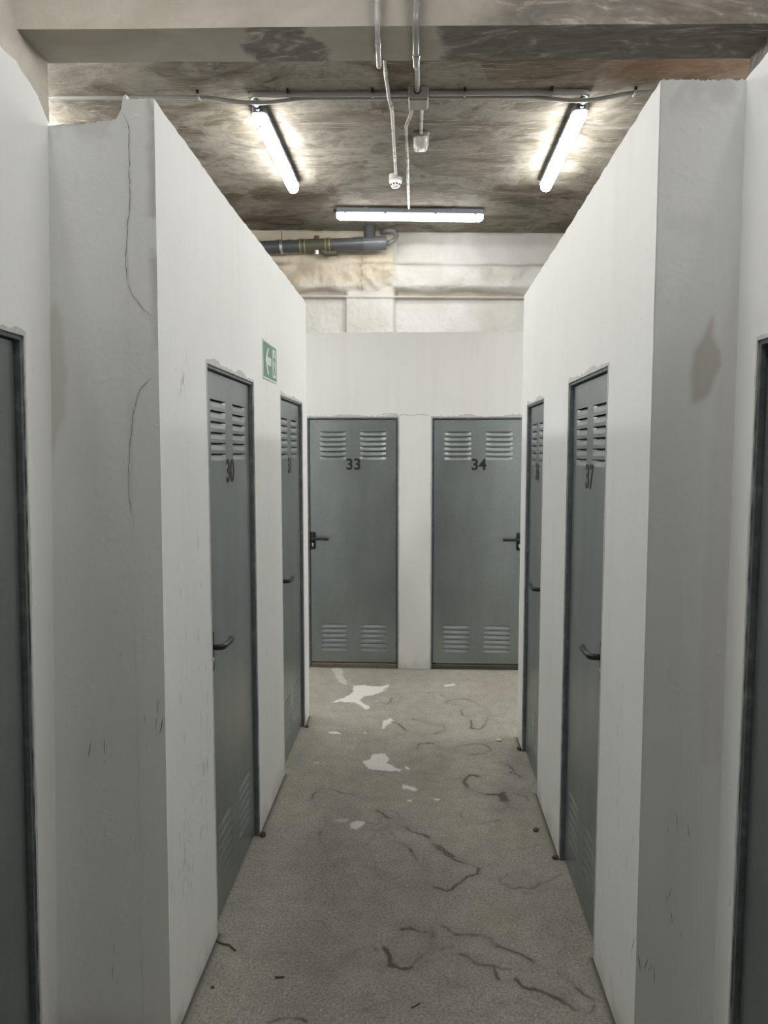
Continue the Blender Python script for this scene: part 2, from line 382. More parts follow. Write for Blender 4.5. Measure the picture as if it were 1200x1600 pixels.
# fainter dried tide marks between the strong ones
tide = np.exp(-((fbm(U, V, 3.0, 40)-.5)/.007)**2)*sstep(.46, .62, fbm(U, V, 1.9, 55))*.5*sstep(-.5, -.1, U)
tide = np.maximum(tide, .35*np.exp(-((fbm(U, V, 5.5, 140)-.5)/.010)**2)*sstep(.50, .62, fbm(U, V, 2.3, 155)))
stain = np.maximum(stain, tide)
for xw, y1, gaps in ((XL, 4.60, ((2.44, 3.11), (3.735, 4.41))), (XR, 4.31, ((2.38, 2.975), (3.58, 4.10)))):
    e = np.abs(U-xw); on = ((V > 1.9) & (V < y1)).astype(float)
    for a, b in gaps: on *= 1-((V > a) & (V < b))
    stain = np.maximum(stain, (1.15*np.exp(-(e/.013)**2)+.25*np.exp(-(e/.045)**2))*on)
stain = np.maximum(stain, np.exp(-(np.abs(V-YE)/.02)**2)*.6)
paint = np.zeros(U.shape)
for a, pts in PAINT:
    d = dist_poly(Uw, Vw, pts, True); s = np.where(inside(Uw, Vw, pts), d, -d); paint = np.maximum(paint, a*sstep(-.004, .004, s+.016*(fbm(U, V, 45, 61, 3)-.55)))
spk = RNG.random(U.shape); band = np.exp(-((U+.40-.05*np.sin(V*5))/.055)**2)*(V < 3.6)
spk2 = RNG.random((U.shape[0]//1, U.shape[1]))
paint = np.maximum(paint, ((spk < .0004+.0055*band)*.8))
floor = grid('floor', fx, fy, lambda u, v: (u, v, .0012*(fbm(u, v, 12, 77)-.5)-.0004), M['floor'], {'stain': stain, 'paint': paint})
struct(floor, 'worn grey concrete floor with tide marks and flaked white paint')
bm = bmesh.new()
for x0, x1, y0, y1 in ((-5, fx[0], -4, 9), (fx[-1], 5, -4, 9), (fx[0], fx[-1], -4, fy[0]), (fx[0], fx[-1], fy[-1], 9)):
    bm.faces.new([bm.verts.new((x, y, 0)) for x, y in ((x0, y0), (x1, y0), (x1, y1), (x0, y1))])
box(bm, -5, 5, -4, 9, -.25, -.02)
obj('slab', bm, M['floor'], floor)

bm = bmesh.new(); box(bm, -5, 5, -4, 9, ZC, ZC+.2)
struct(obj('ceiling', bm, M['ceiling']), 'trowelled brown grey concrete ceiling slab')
# beam across the ceiling, set a little askew
bm = bmesh.new()
yb0 = lambda x: 3.535+.034*x; yb1 = lambda x: 3.835+.036*x
vs = [[(x, yb0(x), 3.7), (x, yb1(x), 3.7), (x, yb1(x), ZC), (x, yb0(x), ZC)] for x in np.linspace(-5, 5, 41)]
rng2 = random.Random(3); rings = []
for r in vs: rings.append([bm.verts.new((p[0], p[1]+rng2.uniform(-.003, .003), p[2]+(rng2.uniform(-.003, .003) if k < 2 else 0))) for k, p in enumerate(r)])
for A, B in zip(rings, rings[1:]):
    for k in range(4): bm.faces.new((A[k], A[(k+1) % 4], B[(k+1) % 4], B[k]))
struct(obj('ceiling_beam', bm, M['beam']), 'concrete beam across the ceiling, cream face with bare grey patches')
bm = bmesh.new(); box(bm, -2.6, -1.888, 2.15, 3.755, 0, ZC, .006)
struct(obj('wall_column_left', bm, M['beam']), 'cream concrete pier rising behind the left storage wall')
bm = bmesh.new(); box(bm, 1.648, 2.4, 2.15, 3.89, 0, ZC, .006)
struct(obj('wall_column_right', bm, M['beam']), 'concrete pier rising behind the right storage wall')
# outer walls of the basement
bm = bmesh.new(); box(bm, -5.2, -5, -4, 9, 0, ZC); struct(obj('wall_left', bm, M['back']), 'outer basement wall on the left, out of view')
bm = bmesh.new(); box(bm, 5, 5.2, -4, 9, 0, ZC); struct(obj('wall_right', bm, M['back']), 'outer basement wall on the right, out of view')
bm = bmesh.new(); box(bm, -5, 5, -4.2, -4, 0, ZC); struct(obj('wall_behind', bm, M['back']), 'outer basement wall behind the viewer')

# ---- rear basement wall: relief of ledges, pilaster and lumpy plaster
bx = np.concatenate([np.arange(-5, -2.2, .2), np.arange(-2.2, 1.9, .0125), np.arange(1.9, 5.01, .2)])
bz = np.concatenate([np.arange(0, 2.6, .4), np.arange(2.6, ZC+.001, .0125)])
U, V = np.meshgrid(bx, bz)
lump = fbm(U, V, 5, 5)-.5; wav = (noise2(U, V*0, 2.2, 12)-.5)
zl = 3.54+.11*(fbm(U, V*0, 2.4, 31, 4)-.5)
left = sstep(-.27, -.30, U)                     # the older, yellowed strip with the pilaster
left_open = sstep(-.80, -.86, U)
h = np.zeros(U.shape)                           # out of the wall towards the viewer
h += .035*sstep(3.845, 3.83, V)*(1-left)        # lower course stands proud on the right
bul = sstep(3.52, 3.60, V)*sstep(3.86, 3.78, V); h += bul*(.055+.09*lump)
h += left*(.045+.09*lump*sstep(3.5, 3.6, V))
h -= .055*sstep(3.475, 3.49, V)*sstep(zl+.02, zl-.02, V)*(1-left*(1-left_open))
h += .075*sstep(3.448, 3.452, V)*sstep(3.478, 3.474, V)
low = sstep(3.452, 3.448, V); pil = sstep(-.835, -.83, U)*sstep(-.285, -.29, U)
h += low*(.012+.05*pil+.012*(fbm(U, V, 22, 8)-.5))
h -= .02*np.exp(-((U+.27)/.012)**2)*sstep(3.48, 3.5, V)
stn = np.zeros(U.shape)
stn = np.maximum(stn, .55*sstep(3.47, 3.48, V)*sstep(zl+.03, zl-.025, V)*(1-left*(1-left_open)*.75))
stn = np.maximum(stn, .6*np.exp(-((V-3.45)/.010)**2))
stn = np.maximum(stn, .55*np.exp(-((V-3.845)/.02)**2)*sstep(.35, .7, fbm(U, V, 3, 2)))
stn = np.maximum(stn, .5*np.exp(-((ZC-V)/.02)**2)*sstep(.25, .6, fbm(U, V, 4, 15)))
stn = np.maximum(stn, .55*sstep(-.9, -1.3, U)*sstep(3.92, 3.8, V)*sstep(3.5, 3.6, V)*sstep(.3, .6, fbm(U, V, 3, 66)))
stn = np.maximum(stn, .8*np.exp(-((U+.655+.006*np.sin(V*40))/.006)**2)*sstep(3.5, 3.52, V)*sstep(3.95, 3.9, V))
stn = np.maximum(stn, .3*np.exp(-((U+.655)/.05)**2)*sstep(3.5, 3.55, V)*sstep(3.95, 3.9, V))
stn = np.maximum(stn, .5*np.exp(-((U+.83)/.010)**2)*low)
YB = lambda x: 8.41+.07*x
back = grid('wall_back', bx, bz, lambda u, v: (u, YB(u)-h, v), M['back'], {'stain': stn})
struct(back, 'rough whitewashed rear wall with ledge, pilaster and lumpy plaster')
bm = bmesh.new()
pr = [(x, YB(x)+d) for d in (.08, .3) for x in ((-5.2, 5.2) if d < .1 else (5.2, -5.2))]
A = [bm.verts.new((x, y, 0)) for x, y in pr]; B = [bm.verts.new((x, y, ZC)) for x, y in pr]
bm.faces.new(A); bm.faces.new(B)
for k in range(4): bm.faces.new((A[k], A[(k+1) % 4], B[(k+1) % 4], B[k]))
obj('masonry', bm, M['back'], back)

# ---- partition walls of the storage rooms, door openings notched out of the outline
def wall(name, label, fmap, u0, u1, top, opens, thick, seed, foot=0.0):
    """opens: (ua, ub, height); top: list of (u, z) from u1 back to u0"""
    r = random.Random(seed); poly = []
    cur = (u0, foot)
    for a, b, hgt in sorted(opens):
        poly += rough_line(cur, (a, foot), .3, 0, r)
        poly += rough_line((a, foot), (a, hgt), .03, .0028, r)
        poly += rough_line((a, hgt), (b, hgt), .03, .0028, r)
        poly += rough_line((b, hgt), (b, foot), .03, .0028, r)
        cur = (b, foot)
    poly += rough_line(cur, (u1, foot), .3, 0, r)
    pts = [(u1, foot)]+top+[(u0, foot)]
    for i, (p, q) in enumerate(zip(pts, pts[1:])):
        inner = 0 < i < len(pts)-2
        poly += rough_line(p, q, .035 if inner else .06, .0035 if inner else .0012, r)
    bm = bmesh.new(); prism(bm, poly, fmap, 0, thick)
    o = obj(name, bm, M['wall']); struct(o, label)
    for a, b, hgt in opens:                      # ragged mortar left showing round each frame
        bm = bmesh.new(); path = rough_line((a, .02), (a, hgt), .03, 0, r)+rough_line((a, hgt), (b, hgt), .018, 0, r)+rough_line((b, hgt), (b, .02), .03, 0, r)+[(b, .02)]
        last = None; ph = r.random()*9
        for u, z in path:
            on_top = a+.004 < u < b-.004 and z > hgt-.02
            if on_top: wd = .004+max(0, .013*math.sin(u*17+ph))+r.uniform(0, .010); n = (0, 1)
            else: wd = .003+max(0, .004*math.sin(z*9+ph))+r.uniform(0, .0035); n = (-1 if u < (a+b)/2 else 1, 0)
            if abs(z-hgt) < .004 and not on_top: n = (n[0], 1)
            q = [bm.verts.new(fmap(u-n[0]*.003, -.0015, z-n[1]*.003)), bm.verts.new(fmap(u+n[0]*wd, -.0012, z+n[1]*wd)), bm.verts.new(fmap(u+n[0]*wd, .004, z+n[1]*wd))]
            if last: bm.faces.new((last[0], q[0], q[1], last[1])); bm.faces.new((last[1], q[1], q[2], last[2]))
            last = q
        obj('mortar_edge', bm, M['mortar'], o)
    return o
def near(f):                                     # lean of the near ends, fading out within 30 cm
    return lambda y, z: (f(z)-f(1.35))*max(0, 1-(y-f(1.35))/.3)
sl, sr = near(YLF), near(YRF)
LS = wall('wall_corridor_left', 'white corridor wall on the left with doors 30 and 31',
     lambda u, d, z: (XL-d, u+sl(u, z), z), YLF(1.35), 4.60, [(4.60, 2.655), (4.52, 2.665), (2.6, 2.66), (YLF(1.35), 2.675)],
     [(2.43, 3.12, 2.03), (3.727, 4.42, 2.025)], .078, 1)
RS = wall('wall_corridor_right', 'white corridor wall on the right with doors 36 and 37',
     lambda u, d, z: (XR+d, u+sr(u, z), z), YRF(1.35), 4.315, [(4.315, 2.63), (3.2, 2.64), (YRF(1.35), 2.662)],
     [(2.373, 2.985, 2.008), (3.57, 4.11, 1.99)], .078, 2)
EN = wall('wall_end', 'white end wall with doors 33 and 34',
     lambda u, d, z: (u, YE+d, z), -3.4, 3.4, [(3.4, 2.648), (-3.4, 2.648)],
     [(-.88, -.16, 2.0), (.096, .826, 1.998)], .08, 3)
LL = wall('wall_lobby_left', 'white wall at the left edge of the picture beside a door',
     lambda u, d, z: (XAL(z)-d, u, z), -3.5, 2.045, [(2.045, 2.612), (1.99, 2.622), (1.94, 2.665), (1.84, 2.70), (-3.5, 2.70)],
     [(1.115, 1.845, 2.03)], .075, 4)
RL = wall('wall_lobby_right', 'white wall at the right edge of the picture beside a door',
     lambda u, d, z: (XAR+d, u, z), -3.5, 2.02, [(2.02, 2.655), (1.8, 2.668), (-3.5, 2.668)],
     [(1.085, 1.815, 2.0)], .075, 5)
# faces towards the viewer: fine grids that carry their stains, on a solid core
def front(name, label, xs, zs_top, yf, seed, stains, grime):
    x0, x1 = xs; us = np.arange(x0, x1+.001, .006); us[-1] = x1; vs = np.arange(0, 1.0001, .0025)
    top = np.interp(us, *zip(*zs_top))+.006*(RNG.random(len(us))-.5)
    U, T = np.meshgrid(us, vs); V = T*top[None, :]
    hgt = .0018*(fbm(U, V, 6, seed)-.5)+.0007*sstep(.70, .78, fbm(U, V, 30, seed+3))
    st = np.zeros(U.shape); Uw = U+.012*(fbm(U, V, 20, seed+7)-.5); Vw = V+.02*(fbm(U, V, 12, seed+8)-.5)
    for amp, pts in stains:
        d = dist_poly(Uw, Vw, pts, True); s = np.where(inside(Uw, Vw, pts), d, -d); st = np.maximum(st, amp*sstep(-.006, .012, s)+.35*amp*np.exp(-(s/.008)**2))
    gr = grime(U, V)
    o = grid(name, us, vs, lambda u, t: (u, yf(V)-hgt, V), M['wall'], {'stain': st, 'grime': gr})
    struct(o, label)
    bm = bmesh.new()
    for i in range(len(us)-1):                   # top and back, so the leaf is a solid slab
        q = [(us[i], top[i]), (us[i+1], top[i+1])]
        f = [(u, yf(z), z) for u, z in q]; b = [(u, yf(z)+.075, z) for u, z in q]; g = [(u, yf(0)+.075, 0) for u, z in q]
        bm.faces.new([bm.verts.new(p) for p in (f[0], f[1], b[1], b[0])]); bm.faces.new([bm.verts.new(p) for p in (b[0], b[1], g[1], g[0])])
    obj('core', bm, M['wall'], o)
    return o
FL = front('wall_front_left', 'narrow white wall facing the viewer, left of the corridor, broken top edge', (-1.075, XL-.076),
      [(-1.075, 2.607), (-1.0, 2.612), (-.90, 2.616), (-.825, 2.622), (-.806, 2.642), (-.798, 2.69), (-.79, 2.69)], YLF, 11,
      [(.35, [(-1.0, 2.14), (-.985, 2.10), (-.975, 1.95), (-.985, 1.82), (-1.03, 1.72), (-1.03, 2.1)])],
      lambda U, V: .35*np.exp(-((V-2.6)/.03)**2)*sstep(.45, .6, fbm(U, V, 12, 5)))
us = np.arange(XL-.078, XL+.0005, .0065)
bm = bmesh.new()
FR = front('wall_front_right', 'narrow white wall facing the viewer, right of the corridor, brown stain', (XR+.002, XAR+.004),
      [(XR, 2.662), (XAR, 2.658)], lambda z: YRF(z)-.002, 12,
      [(.62, [(.748, 2.072), (.756, 2.050), (.752, 2.03), (.775, 1.99), (.777, 1.955), (.762, 1.92), (.745, 1.875), (.714, 1.853), (.705, 1.86), (.701, 1.93), (.708, 1.985), (.73, 2.02)]),
       (.16, [(.80, 2.2), (.775, 2.0), (.76, 1.7), (.75, 1.2), (.76, .9), (.81, .9), (.81, 2.2)])],
      lambda U, V: .4*np.exp(-((V-2.63)/.04)**2)*sstep(.4, .6, fbm(U, V, 12, 6))+.25*sstep(.55, .7, fbm(U, V, 6, 9))*sstep(2.0, 2.4, V)
                   +.8*sstep(.12, .0, V)*sstep(.35, .6, fbm(U, V, 25, 4)))
# near end of the left corridor wall: grimy arris
us = np.linspace(XL-.0785, XL+.0005, 14); vs = np.linspace(0, 1, 420)
U, T = np.meshgrid(us, vs); tp = 2.674+.006*(RNG.random(14)-.5); V = T*tp[None, :]
gr = sstep(XL-.03, XL-.004, U+.02*(fbm(U, V, 18, 3)-.5))*sstep(.42, .6, fbm(U, V, 14, 2))*sstep(1.9, 2.2, V)*.8
grid('wall_end_face', us, vs, lambda u, t: (u, YLF(V)-.002-.0012*(fbm(U, V, 9, 4)-.5), V), M['wall'], {'grime': gr, 'stain': gr*0}, LS)
# backs of the two blocks along the cross passage, and room dividers
for n, lab, x0, x1, y in (('wall_cross_left', 'back wall of the left storage block along the cross passage', -3.4, XL-.078, 4.52),
                          ('wall_cross_right', 'back wall of the right storage block along the cross passage', XR+.078, 3.4, 4.235)):
    bm = bmesh.new(); box(bm, x0, x1, y, y+.08, 0, 2.63); struct(obj(n, bm, M['wall']), lab)
for n, lab, x, y0, y1 in (('wall_block_left', 'outer side of the left storage block', -3.4, 2.0, 4.52), ('wall_block_right', 'outer side of the right storage block', 3.32, 2.0, 4.235)):
    bm = bmesh.new(); box(bm, x, x+.08, y0, y1, 0, 2.63); struct(obj(n, bm, M['wall']), lab)
for n, lab, x0, x1, y in (('wall_divider_left', 'divider between two storage rooms on the left', -3.32, XL-.078, 3.40), ('wall_divider_right', 'divider between two storage rooms on the right', XR+.078, 3.32, 3.25)):
    bm = bmesh.new(); box(bm, x0, x1, y, y+.07, 0, 2.6); struct(obj(n, bm, M['wall']), lab)

# ---- hairline cracks and scuffs: thin slivers lying in the wall faces
def sliver(bm, pts, wd, fmap, r, jit=.0018, step=.012):
    P = []
    for p, q in zip(pts, pts[1:]): P += rough_line(p, q, step, jit, r)
    P.append(pts[-1]); last = None; n = len(P)
    for i, (u, z) in enumerate(P):
        t = (P[min(i+1, n-1)][0]-P[max(i-1, 0)][0], P[min(i+1, n-1)][1]-P[max(i-1, 0)][1]); L = math.hypot(*t) or 1
        k = wd*.5*(.55+.6*r.random())*min(1, .25+min(i, n-1-i)*.4); nx, nz = -t[1]/L*k, t[0]/L*k
        q = (bm.verts.new(fmap(u-nx, -.0042, z-nz)), bm.verts.new(fmap(u+nx, -.0042, z+nz)))
        if last: bm.faces.new((last[0], q[0], q[1], last[1]))
        last = q
rc = random.Random(5)
mFL = lambda u, d, z: (u, YLF(z)+d, z); mLS = lambda u, d, z: (XL-d*.25, u, z); mEN = lambda u, d, z: (u, YE+d*.3, z); mRS = lambda u, d, z: (XR+d*.25, u, z); mFR = lambda u, d, z: (u, YRF(z)+d, z)
for par, mp, wd, pts in ((FL, mFL, .0026, [(-.80, 2.64), (-.784, 2.60), (-.785, 2.42), (-.80, 2.25), (-.798, 2.19)]),
                         (FL, mFL, .0024, [(-.798, 2.19), (-.78, 2.15), (-.735, 2.10)]),
                         (FL, mFL, .0024, [(-.735, 1.935), (-.768, 1.90), (-.785, 1.85), (-.80, 1.74), (-.805, 1.62), (-.80, 1.55)]),
                         (EN, mEN, .004, [(-.165, 2.008), (-.12, 2.02), (-.07, 2.012), (0, 2.022), (.09, 2.012)]),
                         (EN, mEN, .004, [(-.30, 2.02), (-.22, 2.028), (-.165, 2.02)])):
    bm = bmesh.new(); sliver(bm, pts, wd, mp, rc); obj('crack', bm, M['crack'], par)
def scuffs(par, mp, spots, seed):
    r = random.Random(seed); bm = bmesh.new()
    for u, z, du, dz, n in spots:
        for i in range(n):
            a, b = u+r.gauss(0, du), z+r.gauss(0, dz); L = r.uniform(.012, .05); s = r.uniform(-.25, .35)
            sliver(bm, [(a, b), (a+s*L*.5, b+L*.6), (a+s*L, b+L)], r.uniform(.0012, .0032), mp, r, .0008, .01)
    tag(obj('scuffs', bm, M['scuff'], par), kind='stuff')
scuffs(LS, mLS, [(2.17, 1.93, .035, .045, 12), (2.30, .62, .05, .10, 34), (2.12, .47, .05, .08, 38), (2.22, 1.0, .08, .2, 12), (2.3, 1.3, .05, .1, 9), (3.4, .8, .1, .4, 16), (2.15, .75, .06, .15, 8), (3.35, 1.5, .1, .3, 6)], 1)
scuffs(RS, mRS, [(3.3, .9, .08, .4, 10), (2.15, .7, .08, .25, 14), (2.1, .4, .06, .15, 12), (3.25, 1.6, .05, .2, 4)], 2)
scuffs(FL, mFL, [(-.89, .86, .03, .012, 4), (-.74, .97, .008, .04, 5), (-.86, .2, .02, .03, 3)], 3)
scuffs(FR, mFR, [(.70, .72, .04, .02, 4), (.69, .45, .01, .03, 4), (.63, .3, .02, .05, 7)], 4)

# ------------------------------------------------------------------ doors
def louver_mesh(wd):
    """slat pressed into the door: flush at its foot, leaning back at its head, rounded ends"""
    bm = bmesh.new(); n = 10; m = 5; hgt = .0222; rows = []
    for j in range(m+1):
        t = j/m; row = []
        for i in range(n+1):
            s = i/n; e = min(1, min(s, 1-s)/.055); e = math.sqrt(max(0, 1-(1-e)**2))
            row.append(bm.verts.new((-wd/2+wd*s, .0095*(t**1.12)*e, hgt*t)))
        rows.append(row)
    for A, B in zip(rows, rows[1:]):
        for i in range(n): bm.faces.new((A[i], A[i+1], B[i+1], B[i]))
    bmesh.ops.recalc_face_normals(bm, faces=bm.faces[:])
    me = bpy.data.meshes.new('louver'); bm.to_mesh(me); bm.free()
    for p in me.polygons: p.use_smooth = True
    me.materials.append(M['door']); return me
def text_mesh(txt, size, ext, bold):
    c = bpy.data.curves.new('t', 'FONT'); c.body = txt; c.size = size; c.extrude = ext; c.offset = bold; c.align_x = 'CENTER'; c.resolution_u = 6
    o = bpy.data.objects.new('t', c); COL.objects.link(o); bpy.context.view_layer.update()
    me = bpy.data.meshes.new_from_object(o.evaluated_get(bpy.context.evaluated_depsgraph_get()))
    bpy.data.objects.remove(o); bpy.data.curves.remove(c); me.materials.clear(); return me
def door(k, label, loc, rz, W, Hh, number, side, lean=0.0, vents=True, foot=.012, lever_dip=0.0):
    """front towards local -Y, sill at z 0, side -1 / 1: where the handle sits"""
    D = empty('door_%d' % k, loc, (lean, 0, rz)); tag(D, label, 'door', None, 'structure')
    fw = .014; g = .005
    bm = bmesh.new()                                            # frame: face strip, reveal and rebate, one steel profile
    for s in (-1, 1):
        a, b = sorted((s*(W/2+.012), s*(W/2-fw))); box(bm, a, b, .003, .06, 0, Hh+.012)
        a, b = sorted((s*(W/2+.012), s*(W/2-fw-.016))); box(bm, a, b, .06, .075, 0, Hh+.012)
    box(bm, -W/2+fw, W/2-fw, .003, .06, Hh-fw, Hh+.012); box(bm, -W/2+fw, W/2-fw, .06, .075, Hh-fw-.016, Hh+.012)
    obj('frame', bm, M['frame'], D)
    # door leaf with the louvre openings left out
    w2 = W/2-fw-g; z0, z1 = foot, Hh-fw-g; sc = W/.72
    vx = [(-.26*sc, -.056*sc), (.056*sc, .26*sc)]; vz = []
    zt = 1.888*Hh/2.0
    if vents: vz = [zt-.0385*i for i in range(6)]+[.352-.0385*i for i in range(6)]
    op = .0255
    xs = sorted({-w2, w2, *(q for v in vx for q in v)}); zs = sorted({z0, z1, *(q for z in vz for q in (z-op, z))})
    bm = bmesh.new(); V = {}
    vert = lambda i, j: V.setdefault((i, j), bm.verts.new((xs[i], REC, zs[j])) if (i, j) not in V else None) or V[(i, j)]
    holes = set()
    for i in range(len(xs)-1):
        for j in range(len(zs)-1):
            if any(abs(xs[i]-a) < 1e-6 for a, b in vx) and any(abs(zs[j]-(z-op)) < 1e-6 for z in vz): holes.add((i, j)); continue
            bm.faces.new((vert(i, j), vert(i+1, j), vert(i+1, j+1), vert(i, j+1)))
    P = [(-w2, z0), (w2, z0), (w2, z1), (-w2, z1)]
    for (xa, za), (xb, zb) in zip(P, P[1:]+P[:1]):
        bm.faces.new([bm.verts.new(q) for q in ((xa, REC, za), (xb, REC, zb), (xb, REC+.04, zb), (xa, REC+.04, za))])
    bm.faces.new([bm.verts.new((x, REC+.04, z)) for x, z in P])
    leaf = obj('door_leaf', bm, M['door'], D)
    bm = bmesh.new(); box(bm, -w2+.004, w2-.004, REC+.017, REC+.019, z0+.004, z1-.004); obj('core', bm, M['void'], leaf)  # black sheet stands in for the shade behind the louvre slits
    for a, b in vx:
        me = louver_mesh(b-a)
        for z in vz: put('louver', me, None, leaf, ((a+b)/2, REC, z-op))
    if number:
        put('number', text_mesh(number, .121, .0006, .0028), M['vinyl'], leaf, (.004, REC-.0008, 1.592*Hh/2.0), (math.pi/2, 0, 0))
    # handle set
    hx = side*(.322*sc+.000); hb = empty('handle', (hx, REC, 1.045)); hb.parent = D
    bm = bmesh.new(); box(bm, -.0215, .0215, -.009, 0, -.088, .052, .0085); obj('back_plate', bm, M['black'], hb, smooth=True)
    s = -side; bm = bmesh.new()
    tube(bm, fillet([(0, -.006, 0), (0, -.046, 0), (s*.060, -.050, 0), (s*.122, -.046, -.002), (s*.128, -.043, -.002)], .02), [.0115]*8+[.0105]*14+[.0095, .004][:2] if False else .0108, 14, flat=1.0)
    obj('lever', bm, M['black'], hb, smooth=True)
    bm = bmesh.new()
    tube(bm, [(0, -.0085, -.045), (0, -.0125, -.045)], .0088, 14); box(bm, -.0045, .0045, -.0118, -.0085, -.066, -.046, .001)
    obj('lock_cylinder', bm, M['chrome'], hb)
    for z in (.042, -.078):
        bm = bmesh.new(); tube(bm, [(0, -.0088, z), (0, -.0102, z)], .0035, 10); obj('screw', bm, M['housing'], hb)
    return D
HP = math.pi/2
door(1, 'grey steel storage door numbered 30, nearest on the left corridor wall', (XL, 2.775, 0), HP, .69, 2.03, '30', -1)
door(2, 'grey steel storage door numbered 31, farther along the left corridor wall', (XL, 4.0735, 0), HP, .693, 2.025, '31', -1)
door(3, 'grey louvred steel door numbered 33, left of two in the end wall', (-.52, YE, 0), 0, .72, 2.0, '33', -1, foot=.045)
door(4, 'grey louvred steel door numbered 34, right of two in the end wall', (.461, YE, 0), 0, .73, 1.998, '34', 1, foot=.05)
door(5, 'grey steel storage door numbered 36, farther along the right corridor wall', (XR, 3.84, 0), -HP, .54, 1.99, '36', 1)
door(6, 'grey steel storage door numbered 37, nearest on the right corridor wall', (XR, 2.679, 0), -HP, .612, 2.008, '37', 1)
door(7, 'dark sliver of a grey steel door at the left picture edge', (XAL(0), 1.48, 0), HP, .73, 2.03, None, -1, .017, vents=False)
door(8, 'dark sliver of a grey steel door at the right picture edge', (XAR, 1.45, 0), -HP, .73, 2.0, None, 1, vents=False)
# sills under the two end doors
for k, (x0, x1) in enumerate(((-.866, -.174), (.11, .812))):
    bm = bmesh.new(); box(bm, x0, x1, YE+.006, YE+.07, 0, .034, .004)
    struct(obj('trim_%d' % (k+1), bm, plain('sill_mortar', (.17, .145, .11), .85, 0, .3, 30) if k == 0 else plain('dark_sill', (.075, .07, .058), .8)), ('dusty mortar sill under door 33', 'dark sill under door 34')[k])

# ------------------------------------------------------------------ escape sign
sg = empty('exit_sign', (XL, 3.465, 2.156), (0, 0, HP)); tag(sg, 'green escape sign with white arrow left and running figure, above doors 30 and 31', 'sign')
bm = bmesh.new(); box(bm, -.158, .158, -.0035, 0, -.089, .089, .001); obj('plate', bm, M['cream'], sg)
bm = bmesh.new(); box(bm, -.150, .150, -.0045, -.0035, -.080, .080); obj('green_field', bm, M['green'], sg)
def flat(poly, par, name, mat):
    bm = bmesh.new(); prism(bm, poly, lambda u, d, z: (u, d, z), -.0052, -.0045); return obj(name, bm, mat, par)
flat([(-.112, 0), (-.062, .058), (-.034, .058), (-.070, .018), (.018, .018), (.018, -.020), (-.070, -.020), (-.034, -.062), (-.062, -.062)], sg, 'arrow', M['cream'])
fg = flat([(.052, -.066), (.128, -.066), (.128, .068), (.052, .068)], sg, 'doorway', M['cream'])
flat2 = [(.062, -.060), (.080, -.060), (.088, -.022), (.104, -.052), (.121, -.052), (.121, -.043), (.110, -.040), (.098, -.004), (.102, .020), (.119, .012), (.119, .021), (.100, .034), (.082, .036), (.062, .020), (.066, .012), (.080, .022), (.078, -.010)]
bm = bmesh.new(); prism(bm, flat2, lambda u, d, z: (u, d, z), -.0058, -.0052)
bmesh.ops.create_circle(bm, cap_ends=True, segments=14, radius=.011, matrix=Matrix.Translation((.099, -.0058, .051)) @ Matrix.Rotation(HP, 4, 'X'))
obj('running_figure', bm, M['green'], fg)

# ------------------------------------------------------------------ fluorescent battens
def lamp(label, loc, rz, L=1.48, glow='lit'):
    T = empty('fluorescent_lamp', loc, (0, 0, rz)); tag(T, label, 'lamp', 'fluorescent battens on the basement ceiling')
    bm = bmesh.new(); prof = [(-.050, -.048), (-.056, -.044), (-.050, 0), (.050, 0), (.056, -.044), (.050, -.048)]
    def loft(bm, prof, xs):
        rings = [[bm.verts.new((x, y*k, z if z > -.049 else -.048+(z+.048)*k)) for y, z in prof] for x, k in xs]
        for A, B in zip(rings, rings[1:]):
            for i in range(len(prof)): bm.faces.new((A[i], A[(i+1) % len(prof)], B[(i+1) % len(prof)], B[i]))
        bm.faces.new(rings[0]); bm.faces.new(rings[-1][::-1])
    loft(bm, prof, [(-L/2, .62), (-L/2+.012, .86), (-L/2+.04, 1), (L/2-.04, 1), (L/2-.012, .86), (L/2, .62)])
    hs = obj('housing', bm, M['housing'], T)
    bm = bmesh.new(); q = [(.047*math.cos(a)*1.0, -.049-.062*abs(math.sin(a))**.6) for a in np.linspace(math.pi, 2*math.pi, 9)]
    loft(bm, q, [(-L/2+.002, .60), (-L/2+.012, .82), (-L/2+.04, 1), (L/2-.04, 1), (L/2-.012, .82), (L/2-.002, .60)])
    df = obj('diffuser', bm, M[glow], T, smooth=True)
    cl = bpy.data.meshes.new('clip'); b2 = bmesh.new(); box(b2, -.013, .013, -.005, .005, -.012, .012, .002); b2.to_mesh(cl); b2.free(); cl.materials.append(M['housing'])
    for x in (-L/2+.09, -L*.17, L*.17, L/2-.09):
        for s in (-1, 1): put('clip', cl, None, T, (x, s*.0575, -.049))
    for s in (-1, 1):                                          # lamp holder tongue seen through each end
        bm = bmesh.new(); x0 = s*(L/2-.004)
        A = [(x0, -.013, -.085), (x0, .013, -.085), (s*(L/2-.055), .013, -.116), (s*(L/2-.085), .004, -.1165), (s*(L/2-.085), -.004, -.1165), (s*(L/2-.055), -.013, -.116)]
        f = [bm.verts.new(p) for p in A]; b_ = [bm.verts.new((p[0], p[1], p[2]+.006)) for p in A]
        bm.faces.new(f); bm.faces.new(b_[::-1])
        for i in range(6): bm.faces.new((f[i], f[(i+1) % 6], b_[(i+1) % 6], b_[i]))
        obj('lamp_holder', bm, M['box'], T)
    bm = bmesh.new(); tube(bm, [(-L/2-.028, 0, -.024), (-L/2+.01, 0, -.024)], .019, 12); obj('cable_gland', bm, M['black'], T)
    for x in (-L*.3, L*.3):
        bm = bmesh.new(); box(bm, x-.02, x+.02, -.03, .03, -.002, .012); obj('bracket', bm, M['chrome'], T)
    return T
ZL = ZC-.012
lamp('lit white fluorescent batten running along the ceiling above the left corridor wall', (-1.155, 6.06, ZL), HP)
